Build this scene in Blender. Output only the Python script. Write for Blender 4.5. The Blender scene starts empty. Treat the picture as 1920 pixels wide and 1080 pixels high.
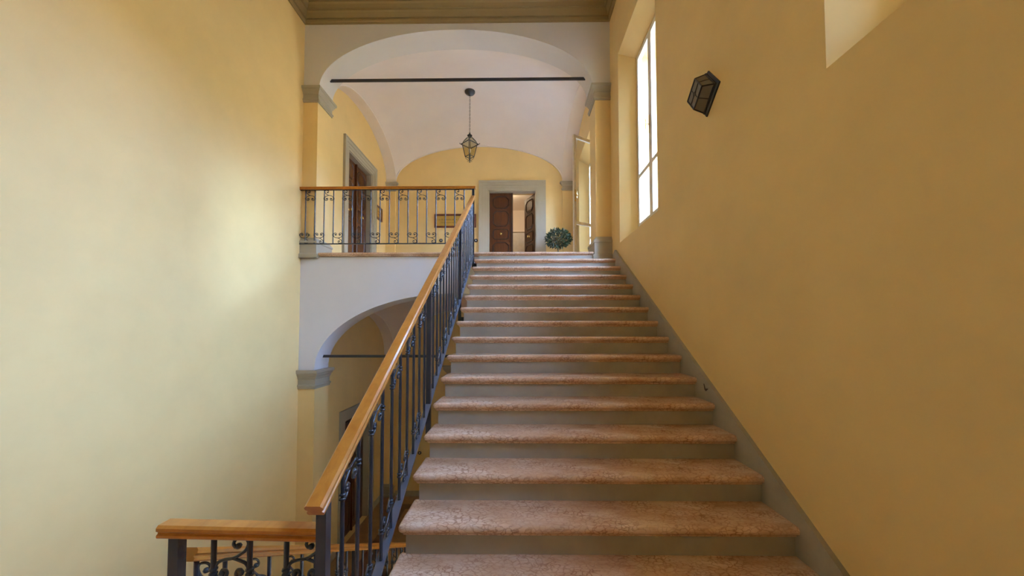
import bpy, math, random
from mathutils import Vector, Matrix
R = random.Random(7)
C = bpy.context.scene.collection
SC = bpy.context.scene

# ------------------------------------------------------------------ camera, sky, exposure
F_PX, ZC = 690.0, 1.553
cam_d = bpy.data.cameras.new('camera')
cam_d.sensor_width = 36.0
cam_d.lens = F_PX / 1920 * 36
cam_d.shift_y = 54.88 / 1920
cam_d.clip_start = 0.02
cam = bpy.data.objects.new('camera', cam_d)
C.objects.link(cam)
_m = (Matrix.Rotation(0.0115, 3, 'Z') @ Matrix.Rotation(0.0346, 3, 'X') @ Matrix.Rotation(0.0008, 3, 'Y'))
_cols = (_m @ Vector((1, 0, 0)), _m @ Vector((0, 0, 1)), -(_m @ Vector((0, 1, 0))))
cam.matrix_world = Matrix.Translation((0, 0, ZC)) @ Matrix(((_cols[0].x, _cols[1].x, _cols[2].x),
                                                            (_cols[0].y, _cols[1].y, _cols[2].y),
                                                            (_cols[0].z, _cols[1].z, _cols[2].z))).to_4x4()
SC.camera = cam

world = bpy.data.worlds.new('overcast_sky')
SC.world = world
world.use_nodes = True
wt = world.node_tree
bg = wt.nodes['Background']
# hazy clear sky: pale and bright towards the horizon, deeper blue overhead
_tc = wt.nodes.new('ShaderNodeTexCoord')
_sx = wt.nodes.new('ShaderNodeSeparateXYZ')
wt.links.new(_tc.outputs['Generated'], _sx.inputs[0])
_rp = wt.nodes.new('ShaderNodeValToRGB')
_rp.color_ramp.interpolation = 'EASE'
_rp.color_ramp.elements[0].position = 0.15
_rp.color_ramp.elements[0].color = (0.36, 0.55, 1.0, 1)
_rp.color_ramp.elements[1].position = 0.95
_rp.color_ramp.elements[1].color = (0.30, 0.485, 0.90, 1)
wt.links.new(_sx.outputs['Z'], _rp.inputs[0])
wt.links.new(_rp.outputs[0], bg.inputs['Color'])
bg.inputs['Strength'].default_value = 113.0

# the sun is veiled by thin cloud above the roofs across the courtyard: soft, weak, low
sun_d = bpy.data.lights.new('sun', 'SUN')
sun_d.energy = 3.0
sun_d.angle = math.radians(8.0)
sun_d.color = (0.42, 0.64, 1.0)
sun = bpy.data.objects.new('sun', sun_d)
C.objects.link(sun)
sun.rotation_euler = Vector((-1.0, 0.0, -0.36)).to_track_quat('-Z', 'Y').to_euler()

SC.view_settings.view_transform = 'Standard'
SC.view_settings.look = 'None'
SC.view_settings.gamma = 1.0
SC.view_settings.use_curve_mapping = False
SC.view_settings.exposure = 0.0
SC.cycles.max_bounces = 11
SC.cycles.diffuse_bounces = 8
SC.cycles.glossy_bounces = 4
SC.cycles.transparent_max_bounces = 12
SC.cycles.sample_clamp_indirect = 8.0
SC.cycles.caustics_reflective = False
SC.cycles.caustics_refractive = False

# main dimensions (metres, half landing at z = 0)
XL, XR, YA, YB, YBACK = -3.50, 1.54, 5.897, 6.33, 9.80
ZU, ZL, ZTOP = 2.805, -2.805, 7.20      # upper floor, lower floor, stairwell ceiling
YREAR = -1.25
RISE, GO, Y0 = 0.165, 0.2736, 2.0156    # step n=0 : nosing y=Y0, top z=.495
SLOPE = RISE / GO
WIN = [(3.97, 5.44, 0), (0.33, 1.80, 0), (7.42, 8.93, 0), (3.97, 5.44, -5.61), (0.33, 1.80, -5.61)]   # y range, storey offset; the lowered pair is unseen, added to brighten below
WZ0, WZ1 = 2.848, 5.72
WALL_T = 0.62
XF, SPL, OZ0, OZ1 = 1.735, 0.205, 2.95, 5.50      # splayed reveals: frame plane, splay, glazed opening heights

# daylight enters through the windows, the added lower ones included: portals tell the renderer where to look (they emit nothing)
for (a, b, dzw) in WIN:
    ld = bpy.data.lights.new('window_portal', 'AREA')
    ld.shape = 'RECTANGLE'
    ld.size, ld.size_y = b - a - 2 * SPL, OZ1 - OZ0
    ld.cycles.is_portal = True
    lo = bpy.data.objects.new('window_portal', ld)
    C.objects.link(lo)
    lo.location = (XR + WALL_T + 0.02, (a + b) / 2, (OZ0 + OZ1) / 2 + dzw)
    lo.rotation_euler = (0, math.pi / 2, 0)
    lo.rotation_euler = (math.pi / 2, 0, math.pi / 2)

# ------------------------------------------------------------------ materials
def node_mat(name):
    m = bpy.data.materials.new(name)
    m.use_nodes = True
    nt = m.node_tree
    return m, nt, nt.nodes['Principled BSDF']

def ramp(nt, fac, stops):
    r = nt.nodes.new('ShaderNodeValToRGB')
    el = r.color_ramp.elements
    while len(el) < len(stops):
        el.new(0.5)
    for e, (p, c) in zip(el, stops):
        e.position = p
        e.color = (*c, 1)
    nt.links.new(fac, r.inputs[0])
    return r.outputs[0]

def coords(nt, scale=(1, 1, 1)):
    tc = nt.nodes.new('ShaderNodeTexCoord')
    mp = nt.nodes.new('ShaderNodeMapping')
    mp.inputs['Scale'].default_value = scale
    nt.links.new(tc.outputs['Object'], mp.inputs[0])
    return mp.outputs[0]

def noise(nt, co, scale, detail=4, rough=0.55, dist=0.0):
    n = nt.nodes.new('ShaderNodeTexNoise')
    n.inputs['Scale'].default_value = scale
    n.inputs['Detail'].default_value = detail
    n.inputs['Roughness'].default_value = rough
    n.inputs['Distortion'].default_value = dist
    nt.links.new(co, n.inputs['Vector'])
    return n.outputs[0]

def bump(nt, b, h, strength, dist=0.01):
    bn = nt.nodes.new('ShaderNodeBump')
    bn.inputs['Strength'].default_value = strength
    bn.inputs['Distance'].default_value = dist
    nt.links.new(h, bn.inputs['Height'])
    nt.links.new(bn.outputs[0], b.inputs['Normal'])

def mix(nt, fac, a, b, mode='MIX'):
    n = nt.nodes.new('ShaderNodeMix')
    n.data_type = 'RGBA'
    n.blend_type = mode
    if isinstance(fac, float):
        n.inputs[0].default_value = fac
    else:
        nt.links.new(fac, n.inputs[0])
    for s, v in ((6, a), (7, b)):
        if isinstance(v, tuple):
            n.inputs[s].default_value = (*v, 1)
        else:
            nt.links.new(v, n.inputs[s])
    return n.outputs[2]

def plaster(name, c, var=0.05, rough=0.75, scale=1.3):
    m, nt, b = node_mat(name)
    co = coords(nt)
    n1 = noise(nt, co, scale, 5, 0.6)
    dark = tuple(x * (1 - var) for x in c)
    lite = tuple(min(1, x * (1 + var)) for x in c)
    nt.links.new(ramp(nt, n1, [(0.3, dark), (0.7, lite)]), b.inputs['Base Color'])
    b.inputs['Roughness'].default_value = rough
    n2 = noise(nt, co, 9, 6, 0.6)
    bump(nt, b, n2, 0.12, 0.006)
    return m

def plain(name, c, rough=0.5, metal=0.0, spec=0.5):
    m, nt, b = node_mat(name)
    co = coords(nt)
    n1 = noise(nt, co, 14, 3)
    nt.links.new(ramp(nt, n1, [(0.3, tuple(x * 0.93 for x in c)), (0.7, tuple(min(1, x * 1.06) for x in c))]), b.inputs['Base Color'])
    b.inputs['Roughness'].default_value = rough
    b.inputs['Metallic'].default_value = metal
    b.inputs['Specular IOR Level'].default_value = spec
    return m

def wood(name, c1, c2, rough, scale, coat=0.0):
    m, nt, b = node_mat(name)
    co = coords(nt, scale)
    n1 = noise(nt, co, 3.0, 6, 0.65, 0.6)
    nt.links.new(ramp(nt, n1, [(0.3, c1), (0.7, c2)]), b.inputs['Base Color'])
    b.inputs['Roughness'].default_value = rough
    b.inputs['Coat Weight'].default_value = coat
    b.inputs['Specular IOR Level'].default_value = 0.3
    b.inputs['Coat Roughness'].default_value = 0.15
    bump(nt, b, n1, 0.08, 0.002)
    return m

def marble(name):
    m, nt, b = node_mat(name)
    co = coords(nt, (0.62, 1.0, 1.0))
    big = noise(nt, coords(nt, (1.4, 3.5, 3.5)), 1.6, 5, 0.6)
    base = ramp(nt, big, [(0.25, (0.46, 0.26, 0.14)), (0.5, (0.64, 0.43, 0.29)), (0.75, (0.82, 0.65, 0.51))])
    # wavy network of veins
    wob = nt.nodes.new('ShaderNodeTexNoise')
    wob.inputs['Scale'].default_value = 14
    wob.inputs['Detail'].default_value = 5
    nt.links.new(co, wob.inputs['Vector'])
    add = nt.nodes.new('ShaderNodeVectorMath')
    add.operation = 'MULTIPLY_ADD'
    nt.links.new(wob.outputs[1], add.inputs[0])
    add.inputs[1].default_value = (0.085, 0.085, 0.085)
    nt.links.new(co, add.inputs[2])
    vo = nt.nodes.new('ShaderNodeTexVoronoi')
    vo.feature = 'DISTANCE_TO_EDGE'
    vo.inputs['Scale'].default_value = 42
    nt.links.new(add.outputs[0], vo.inputs['Vector'])
    vein = ramp(nt, vo.outputs['Distance'], [(0.0, (0.8, 0.8, 0.8)), (0.12, (0, 0, 0))])
    gate = ramp(nt, noise(nt, co, 5, 3), [(0.35, (0.1, 0.1, 0.1)), (0.62, (1.0, 1.0, 1.0))])
    vf = nt.nodes.new('ShaderNodeMath')
    vf.operation = 'MULTIPLY'
    nt.links.new(vein, vf.inputs[0])
    nt.links.new(gate, vf.inputs[1])
    nt.links.new(mix(nt, vf.outputs[0], base, (0.26, 0.10, 0.05)), b.inputs['Base Color'])
    b.inputs['Roughness'].default_value = 0.2
    nt.links.new(ramp(nt, big, [(0.2, (0.17, 0.17, 0.17)), (0.8, (0.10, 0.10, 0.10))]), b.inputs['Roughness'])
    return m

def pane_mat(name, tint, gloss=0.06, rough=0.02):
    m = bpy.data.materials.new(name)
    m.use_nodes = True
    nt = m.node_tree
    nt.nodes.clear()
    out = nt.nodes.new('ShaderNodeOutputMaterial')
    mx = nt.nodes.new('ShaderNodeMixShader')
    tr = nt.nodes.new('ShaderNodeBsdfTransparent')
    gl = nt.nodes.new('ShaderNodeBsdfGlossy')
    tr.inputs[0].default_value = (*tint, 1)
    gl.inputs['Roughness'].default_value = rough
    lw = nt.nodes.new('ShaderNodeLayerWeight')
    pw = nt.nodes.new('ShaderNodeMath')
    pw.operation = 'POWER'
    pw.inputs[1].default_value = 5.0
    nt.links.new(lw.outputs['Facing'], pw.inputs[0])
    ad = nt.nodes.new('ShaderNodeMath')
    ad.operation = 'MULTIPLY_ADD'
    nt.links.new(pw.outputs[0], ad.inputs[0])
    ad.inputs[1].default_value = 0.8
    ad.inputs[2].default_value = gloss * 0.5
    nt.links.new(ad.outputs[0], mx.inputs[0])
    nt.links.new(tr.outputs[0], mx.inputs[1])
    nt.links.new(gl.outputs[0], mx.inputs[2])
    nt.links.new(mx.outputs[0], out.inputs[0])
    return m

M = {}
M['yellow'] = plaster('yellow_plaster', (0.775, 0.568, 0.25), 0.05, 0.6)
M['white'] = plaster('white_plaster', (0.72, 0.70, 0.69), 0.03, 0.8)
M['vault'] = plaster('vault_plaster', (0.84, 0.78, 0.755), 0.03, 0.85)
M['grey'] = plaster('grey_stone_paint', (0.38, 0.335, 0.25), 0.05, 0.55, 2.5)
M['olive'] = plaster('olive_cornice_paint', (0.29, 0.205, 0.085), 0.07, 0.6, 2.0)
M['riser'] = plaster('riser_grey_paint', (0.36, 0.33, 0.27), 0.10, 0.5, 5.0)
M['hallfloor'] = plain('pale_polished_hall_floor', (0.70, 0.58, 0.46), 0.3)  # unseen floor, made pale to bounce light into the hall and vault
M['marble'] = marble('pink_red_marble')
M['rail'] = wood('honey_varnished_wood', (0.36, 0.125, 0.016), (0.50, 0.205, 0.032), 0.28, (6, 2, 6), 0.15)
M['iron'] = plain('dark_painted_iron', (0.022, 0.024, 0.031), 0.27, 0.0, 0.6)
M['iron_sheen'] = plain('sky_sheen_iron', (0.085, 0.095, 0.12), 0.33, 0.0, 0.7)  # lighter copy of the iron: the bar's sky reflection put into its colour
M['rod'] = plain('black_tie_iron', (0.02, 0.018, 0.018), 0.5)
M['door'] = wood('dark_walnut', (0.05, 0.014, 0.004), (0.11, 0.034, 0.009), 0.4, (7, 7, 0.8), 0.08)
M['door_line'] = plain('dark_walnut_moulding', (0.035, 0.012, 0.006), 0.4)
M['frame'] = plain('red_brown_frame_wood', (0.10, 0.022, 0.012), 0.35)
M['brass'] = plain('polished_brass', (0.80, 0.58, 0.22), 0.25, 1.0)
M['plate'] = plain('gold_plate', (0.50, 0.32, 0.07), 0.45, 0.3)
M['ink'] = plain('engraved_lettering', (0.10, 0.06, 0.02), 0.6)
M['winwood'] = plain('white_window_paint', (0.80, 0.75, 0.66), 0.4)
M['glass'] = pane_mat('clear_glass', (0.95, 0.97, 0.97))
M['lampglass'] = pane_mat('lantern_glass', (0.90, 0.88, 0.80), 0.1, 0.15)
m = bpy.data.materials.new('frosted_lamp_glass')
m.use_nodes = True
_n = m.node_tree
_mx, _tr, _p = _n.nodes.new('ShaderNodeMixShader'), _n.nodes.new('ShaderNodeBsdfTransparent'), _n.nodes['Principled BSDF']
_p.inputs['Base Color'].default_value = (0.22, 0.195, 0.16, 1)
_p.inputs['Roughness'].default_value = 0.35
_mx.inputs[0].default_value = 0.72
_n.links.new(_tr.outputs[0], _mx.inputs[1])
_n.links.new(_p.outputs[0], _mx.inputs[2])
_n.links.new(_mx.outputs[0], _n.nodes['Material Output'].inputs[0])
M['frosted'] = m
M['black'] = plain('black_lantern_metal', (0.018, 0.017, 0.017), 0.45)
M['leaf'] = plain('glossy_green_leaf', (0.016, 0.036, 0.012), 0.32)
M['bark'] = plain('brown_bark', (0.12, 0.08, 0.04), 0.8)
M['terracotta'] = plain('terracotta', (0.42, 0.19, 0.10), 0.8)
M['bulb'] = plain('frosted_bulb', (0.85, 0.83, 0.78), 0.3)
M['bell'] = plain('dark_bell_plate', (0.03, 0.022, 0.018), 0.4)
M['cabinet'] = plain('grey_cabinet_lacquer', (0.55, 0.54, 0.50), 0.35)
M['room'] = plaster('office_white', (0.78, 0.72, 0.66), 0.02, 0.8)
M['floor'] = plaster('brown_floor_stone', (0.34, 0.19, 0.085), 0.16, 0.3, 5.0)
M['strip'] = plaster('dark_floor_border', (0.13, 0.055, 0.028), 0.12, 0.3, 5.0)
M['facade'] = plaster('facade_render', (0.62, 0.42, 0.20), 0.08, 0.9, 0.6)
M['paving'] = plaster('courtyard_paving', (0.32, 0.30, 0.27), 0.12, 0.9, 1.5)
M['shutter'] = plain('shutter_green', (0.10, 0.13, 0.10), 0.6)
M['lit'] = plain('lamp_shade_white', (0.9, 0.85, 0.75), 0.5)

# ------------------------------------------------------------------ mesh helpers
class MB:
    def __init__(s):
        s.v, s.f = [], []

    def box(s, x0, x1, y0, y1, z0, z1):
        i = len(s.v)
        s.v += [(x, y, z) for z in (z0, z1) for y in (y0, y1) for x in (x0, x1)]
        s.f += [tuple(i + k for k in q) for q in ((0, 2, 3, 1), (4, 5, 7, 6), (0, 1, 5, 4), (2, 6, 7, 3), (0, 4, 6, 2), (1, 3, 7, 5))]
        return s

    def rings(s, rings, closed=True, caps=True):
        i = len(s.v)
        n = len(rings[0])
        for r in rings:
            s.v += [tuple(p) for p in r]
        for a in range(len(rings) - 1):
            for k in range(n if closed else n - 1):
                k2 = (k + 1) % n
                s.f.append((i + a * n + k, i + a * n + k2, i + (a + 1) * n + k2, i + (a + 1) * n + k))
        if caps:
            s.f.append(tuple(i + k for k in reversed(range(n))))
            s.f.append(tuple(i + (len(rings) - 1) * n + k for k in range(n)))
        return s

    def prism(s, poly, axis, a, b):
        """poly: 2-D points in the plane normal to the axis ((y,z) for x, (x,z) for y, (x,y) for z)."""
        def put(p, t):
            return {'x': (t, p[0], p[1]), 'y': (p[0], t, p[1]), 'z': (p[0], p[1], t)}[axis]
        return s.rings([[put(p, a) for p in poly], [put(p, b) for p in poly]])

    def tube(s, pts, r, n=6, r1=None):
        pts = [Vector(p) for p in pts]
        rr = []
        up = None
        for k, p in enumerate(pts):
            t = (pts[min(k + 1, len(pts) - 1)] - pts[max(k - 1, 0)]).normalized()
            if up is None:
                up = Vector((0, 0, 1)) if abs(t.z) < 0.9 else Vector((1, 0, 0))
            up = (up - t * up.dot(t)).normalized()
            sd = t.cross(up)
            rad = r if r1 is None else r + (r1 - r) * k / (len(pts) - 1)
            rr.append([p + (up * math.cos(q) + sd * math.sin(q)) * rad for q in [2 * math.pi * j / n for j in range(n)]])
        return s.rings(rr)

    def lathe(s, prof, c, n=16, axis='z', flip=1):
        rr = []
        for (r, h) in prof:
            ring = []
            for j in range(n):
                q = 2 * math.pi * j / n
                a, b = r * math.cos(q), r * math.sin(q)
                h2 = h * flip
                ring.append({'z': (c[0] + a, c[1] + b, c[2] + h2), 'y': (c[0] + a, c[1] + h2, c[2] + b), 'x': (c[0] + h2, c[1] + a, c[2] + b)}[axis])
            rr.append(ring)
        return s.rings(rr)

    def sweep(s, prof, p0, p1, upv=(0, 0, 1)):
        """profile (across, up) extruded straight from p0 to p1."""
        p0, p1 = Vector(p0), Vector(p1)
        t = (p1 - p0).normalized()
        up = Vector(upv)
        up = (up - t * up.dot(t)).normalized()
        sd = t.cross(up)
        return s.rings([[p + sd * a + up * b for a, b in prof] for p in (p0, p1)])

    def moulding(s, prof, path_fn, closed=False):
        """prof: list of (p, z); path_fn(p) -> list of (x, y) plan points offset by p."""
        grid = [[(x, y, z) for (x, y) in path_fn(p)] for p, z in prof]
        return s.rings(grid, closed=closed, caps=False)

    def build(s, name, mat, parent=None, smooth=False, loc=(0, 0, 0), angle=None):
        me = bpy.data.meshes.new(name)
        me.from_pydata(s.v, [], s.f)
        me.validate()
        me.materials.append(mat)
        import bmesh
        bm = bmesh.new()
        bm.from_mesh(me)
        bmesh.ops.recalc_face_normals(bm, faces=bm.faces)
        bm.to_mesh(me)
        bm.free()
        if smooth:
            me.polygons.foreach_set('use_smooth', [True] * len(me.polygons))
            if angle:
                me.set_sharp_from_angle(angle=math.radians(angle))
        return link(name, me, parent, loc)

def link(name, data, parent=None, loc=(0, 0, 0)):
    o = bpy.data.objects.new(name, data)
    C.objects.link(o)
    o.location = loc
    if parent is not None:
        o.parent = parent
        q, t = parent, Vector((0, 0, 0))
        o.matrix_parent_inverse = Matrix.Translation(-world_loc(parent))
    return o

def world_loc(o):
    # every object here is only translated; children keep world coordinates through their parent inverse
    return Vector(o.location)

def thing(name, label, cat, loc, group=None):
    o = link(name, None, None, loc)
    o.empty_display_size = 0.1
    return tag(o, label, cat, group)

def tag(o, label, cat, group=None):
    o['label'] = label
    o['category'] = cat
    if group:
        o['group'] = group
    return o

def struct(o, label=None):
    o['kind'] = 'structure'
    if label:
        o['label'] = label
    return o

def grid_wall(mb, axis, t0, t1, a0, a1, z0, z1, holes):
    """a wall slab with rectangular holes; axis = normal axis, a = in-plane horizontal."""
    ca = sorted({a0, a1, *[h[0] for h in holes], *[h[1] for h in holes]})
    cz = sorted({z0, z1, *[h[2] for h in holes], *[h[3] for h in holes]})
    ca = [c for c in ca if a0 <= c <= a1]
    cz = [c for c in cz if z0 <= c <= z1]
    for i in range(len(ca) - 1):
        run = None
        for k in range(len(cz)):
            solid = k < len(cz) - 1 and not any(h[0] <= (ca[i] + ca[i + 1]) / 2 <= h[1] and h[2] <= (cz[k] + cz[k + 1]) / 2 <= h[3] for h in holes)
            if solid and run is None:
                run = cz[k]
            if not solid and run is not None:
                if axis == 'x':
                    mb.box(t0, t1, ca[i], ca[i + 1], run, cz[k])
                else:
                    mb.box(ca[i], ca[i + 1], t0, t1, run, cz[k])
                run = None
    return mb

# ------------------------------------------------------------------ the shell
DZ = ZL - ZU                                    # lower hall = upper hall shifted down
LDOOR = (7.52, 8.77)                            # left doors, y range
BDOOR = (-0.744, 0.537)                         # back door, x range
DTOP = 5.316
holes_l = [(LDOOR[0], LDOOR[1], ZU, DTOP), (LDOOR[0], LDOOR[1], ZL, DTOP + DZ)]
wl = grid_wall(MB(), 'x', XL - 0.45, XL, YREAR - 0.3, YBACK + 0.35, ZL - 0.2, ZTOP + 0.3, holes_l).build('wall_left', M['yellow'])
struct(wl, 'tall yellow plaster wall of the stairwell, softly lit')
holes_r = [(a, b, WZ0 + dw, WZ1 + dw) for a, b, dw in WIN]
holes_o = [(a + SPL, b - SPL, OZ0 + dw, OZ1 + dw) for a, b, dw in WIN]
mbw = grid_wall(MB(), 'x', XR, XF, YREAR - 0.3, YBACK + 0.35, ZL - 0.2, ZTOP + 0.3, holes_r)
grid_wall(mbw, 'x', XF, XR + WALL_T, YREAR - 0.3, YBACK + 0.35, ZL - 0.2, ZTOP + 0.3, holes_o)
for (h, o) in zip(holes_r, holes_o):
    A = [(XR, y, z) for y, z in ((h[0], h[2]), (h[1], h[2]), (h[1], h[3]), (h[0], h[3]))]
    B = [(XF, y, z) for y, z in ((o[0], o[2]), (o[1], o[2]), (o[1], o[3]), (o[0], o[3]))]
    mbw.rings([A, B], caps=False)
wr = mbw.build('wall_right', M['yellow'])
struct(wr, 'yellow ochre plaster wall with the windows beside the stairs')
PORTAL = (-1.62, 0.20)
holes_b = [(BDOOR[0], BDOOR[1], ZU, DTOP)]
wb = grid_wall(MB(), 'y', YBACK, YBACK + 0.35, XL, XR, ZL - 0.2, ZTOP + 0.3, holes_b).build('wall_back', M['yellow'])
struct(wb, 'yellow end wall of the hall with the open double door')
wre = MB().box(XL, XR, YREAR - 0.3, YREAR, ZL - 0.2, ZTOP + 0.3).build('wall_rear', M['yellow'])
struct(wre, 'yellow wall behind the half landing')
ce = MB().box(XL - 0.45, XR + WALL_T, YREAR - 0.3, YBACK + 0.35, ZTOP, ZTOP + 0.3).build('ceiling', M['white'])
struct(ce, 'stairwell ceiling above the olive cornice')
fl = MB().box(XL, XR, YREAR, YBACK, ZL - 0.2, ZL).build('floor_lower', M['floor'])
struct(fl, 'brown stone floor of the lower hall')
SX0, SX1, SYA, SYB, SW = -2.96, 1.0, 6.6, 9.35, 0.25
for (x0, x1, y0, y1) in ((SX0, SX0 + SW, SYA, SYB), (SX1 - SW, SX1, SYA, SYB), (SX0 + SW, SX1 - SW, SYB - SW, SYB), (SX0 + SW, SX1 - SW, SYA, SYA + SW)):
    MB().box(x0, x1, y0, y1, ZL - 0.01, ZL + 0.003).build('border_strip', M['strip'], fl)
fu = MB().box(XL, XR, YA + 0.02, YBACK, ZU - 0.13, ZU).build('floor_upper', M['hallfloor'])
struct(fu, 'marble floor of the upper hall')
fh = MB().box(XL, XR, YREAR, 1.46, -0.22, 0).build('floor_landing', M['marble'])
struct(fh, 'marble half landing at the foot of the flight')

# ---- middle wall with its two arches
ACX, ACA = -1.0, 2.245
UP_SPR, UP_RISE = 5.55, 0.96
LO_SPR, LO_RISE = 0.912, 1.23

def arch_z(x, spr, rise):
    u = max(-1, min(1, (x - ACX) / ACA))
    return spr + rise * math.sqrt(max(0, 1 - u * u))

def spandrel(spr, rise, ztop):
    mb = MB()
    xs = [XL] + [ACX - ACA * math.cos(math.pi * k / 48) for k in range(49)] + [XR]
    lo = [spr] + [arch_z(x, spr, rise) for x in xs[1:-1]] + [spr]
    n = len(xs)
    base = len(mb.v)
    for y in (YA, YB):
        for x, z in zip(xs, lo):
            mb.v.append((x, y, z))
            mb.v.append((x, y, ztop))
    def vid(side, k, t):
        return base + side * 2 * n + 2 * k + t
    for k in range(n - 1):
        for sd in (0, 1):
            mb.f.append((vid(sd, k, 0), vid(sd, k + 1, 0), vid(sd, k + 1, 1), vid(sd, k, 1)))
        mb.f.append((vid(0, k, 0), vid(0, k + 1, 0), vid(1, k + 1, 0), vid(1, k, 0)))
        mb.f.append((vid(0, k, 1), vid(0, k + 1, 1), vid(1, k + 1, 1), vid(1, k, 1)))
    return mb

wm = spandrel(UP_SPR, UP_RISE, ZTOP).build('wall_middle', M['white'], smooth=True, angle=40)
struct(wm, 'whitewashed wall pierced by the wide arch of the upper hall')
wml = spandrel(LO_SPR, LO_RISE, ZU - 0.07).build('wall_middle_lower', M['white'], smooth=True, angle=40)
struct(wml, 'whitewashed wall below the upper landing with the lower arch')

def ring_path(x0, x1, y0, y1, sides):
    """plan path of a moulding wrapped round a block; sides picks which corners are open at a wall."""
    def fn(p):
        if sides == 'left':      # block stands against the left wall
            return [(x0, y0 - p), (x1 + p, y0 - p), (x1 + p, y1 + p), (x0, y1 + p)]
        return [(x1, y0 - p), (x0 - p, y0 - p), (x0 - p, y1 + p), (x1, y1 + p)]
    return fn

def cap_prof(z0, z1):
    h = z1 - z0
    return [(0, z0), (0.018, z0), (0.018, z0 + .10 * h), (0.030, z0 + .13 * h), (0.030, z0 + .20 * h), (0.012, z0 + .24 * h), (0.012, z0 + .50 * h),
            (0.022, z0 + .54 * h), (0.028, z0 + .62 * h), (0.048, z0 + .74 * h), (0.052, z0 + .80 * h), (0.068, z0 + .84 * h), (0.068, z1), (-0.02, z1)]

def base_prof(z0, z1):
    h = z1 - z0
    return [(0.058, z0), (0.062, z0 + .05 * h), (0.062, z0 + .17 * h), (0.05, z0 + .22 * h), (0.036, z0 + .25 * h), (0.036, z0 + .72 * h), (0.046, z0 + .74 * h), (0.046, z0 + .82 * h), (0.036, z0 + .84 * h), (0.024, z0 + .90 * h), (0.010, z0 + .96 * h), (0.0, z1)]

def pier(zf, ztop_cap, zbot_cap, zb_low, x0, x1, side, owner, y0=YA, y1=YB, base=0.25):
    MB().box(x0, x1, y0, y1, zb_low, ztop_cap - 0.01).build('pier', M['yellow'], owner)
    MB().moulding(cap_prof(zbot_cap, ztop_cap), ring_path(x0, x1, y0, y1, side)).build('capital', M['grey'], owner)
    MB().moulding(base_prof(zb_low, zf + base), ring_path(x0, x1, y0, y1, side)).build('pier_base', M['grey'], owner)

PXL, PXR = -3.262, 1.29
pier(ZU, 5.55, 5.30, ZU - 0.09, XL, PXL, 'left', wm)
pier(ZU, 5.55, 5.30, ZU - 0.13, PXR, XR, 'right', wm)
pier(ZL, 0.912, 0.612, ZL, XL, PXL + 0.03, 'left', wml)
pier(ZL, 0.912, 0.612, ZL, PXR, XR, 'right', wml)

# ---- sail vaults of the two halls
VX0, VX1, VY0, VY1 = ACX - ACA, ACX + ACA, YB - 0.01, YBACK - 0.05
def vault(spr, rx, ry, name, label):
    cx, ax = (VX0 + VX1) / 2, (VX1 - VX0) / 2
    cy, ay = (VY0 + VY1) / 2, (VY1 - VY0) / 2
    N = 40
    us = [-math.cos(math.pi * k / N) for k in range(N + 1)]
    sa = lambda u: math.sqrt(max(0, 1 - u * u))
    mb = MB()
    for v in us:
        for u in us:
            mb.v.append((cx + ax * u, cy + ay * v, spr + math.sqrt((rx * sa(u)) ** 2 + (ry * sa(v)) ** 2)))
    for j in range(N):
        for i in range(N):
            a = j * (N + 1) + i
            mb.f.append((a, a + 1, a + N + 2, a + N + 1))
    o = mb.build(name, M['vault'], smooth=True)
    struct(o, label)
    # wall arches left, right, back: bands of soffit with a small raised edge
    for (xa, xb, s) in ((XL, VX0, 1), (VX1, XR, -1)):
        b = MB()
        rows = []
        edge = VX0 if s == 1 else VX1
        wall = XL if s == 1 else XR
        for v in us:
            y, z = cy + ay * v, spr + ry * sa(v)
            rows.append([(wall, y, z), (edge, y, z - 0.012), (edge + 0.012 * s, y, z - 0.012), (edge + 0.012 * s, y, z + 0.03)])
        b.rings(rows, closed=False, caps=False).build('wall_arch', M['vault'], o, smooth=True, angle=35)
    b = MB()
    rows = []
    for u in us:
        x, z = cx + ax * u, spr + rx * sa(u)
        rows.append([(x, YBACK, z), (x, VY1, z - 0.012), (x, VY1 - 0.012, z - 0.012), (x, VY1 - 0.012, z + 0.03)])
    b.rings(rows, closed=False, caps=False).build('wall_arch', M['vault'], o, smooth=True, angle=35)
    return o
va = vault(UP_SPR, UP_RISE, 0.93, 'ceiling_vault', 'pale pinkish white sail vault over the upper hall')
vl = vault(LO_SPR, LO_RISE, 1.05, 'ceiling_vault_lower', 'white sail vault over the lower hall')

# corner pilasters at the back of both halls
for dz, zc0, zc1, ow in ((0, 5.285, 5.52, wb), (DZ, 0.63, 0.882, wb)):
    for (x0, x1, side) in ((XL, VX0, 'left'), (VX1, XR, 'right')):
        MB().box(x0, x1, VY1, YBACK, ZU + dz, zc1 - 0.01).build('pilaster', M['yellow'], ow)
        MB().moulding(cap_prof(zc0, zc1), ring_path(x0, x1, VY1, YBACK - 0.07, side)).build('capital', M['grey'], ow)
        MB().moulding(base_prof(ZU + dz, ZU + dz + 0.33), ring_path(x0, x1, VY1, YBACK - 0.06, side)).build('pilaster_base', M['grey'], ow)
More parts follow.
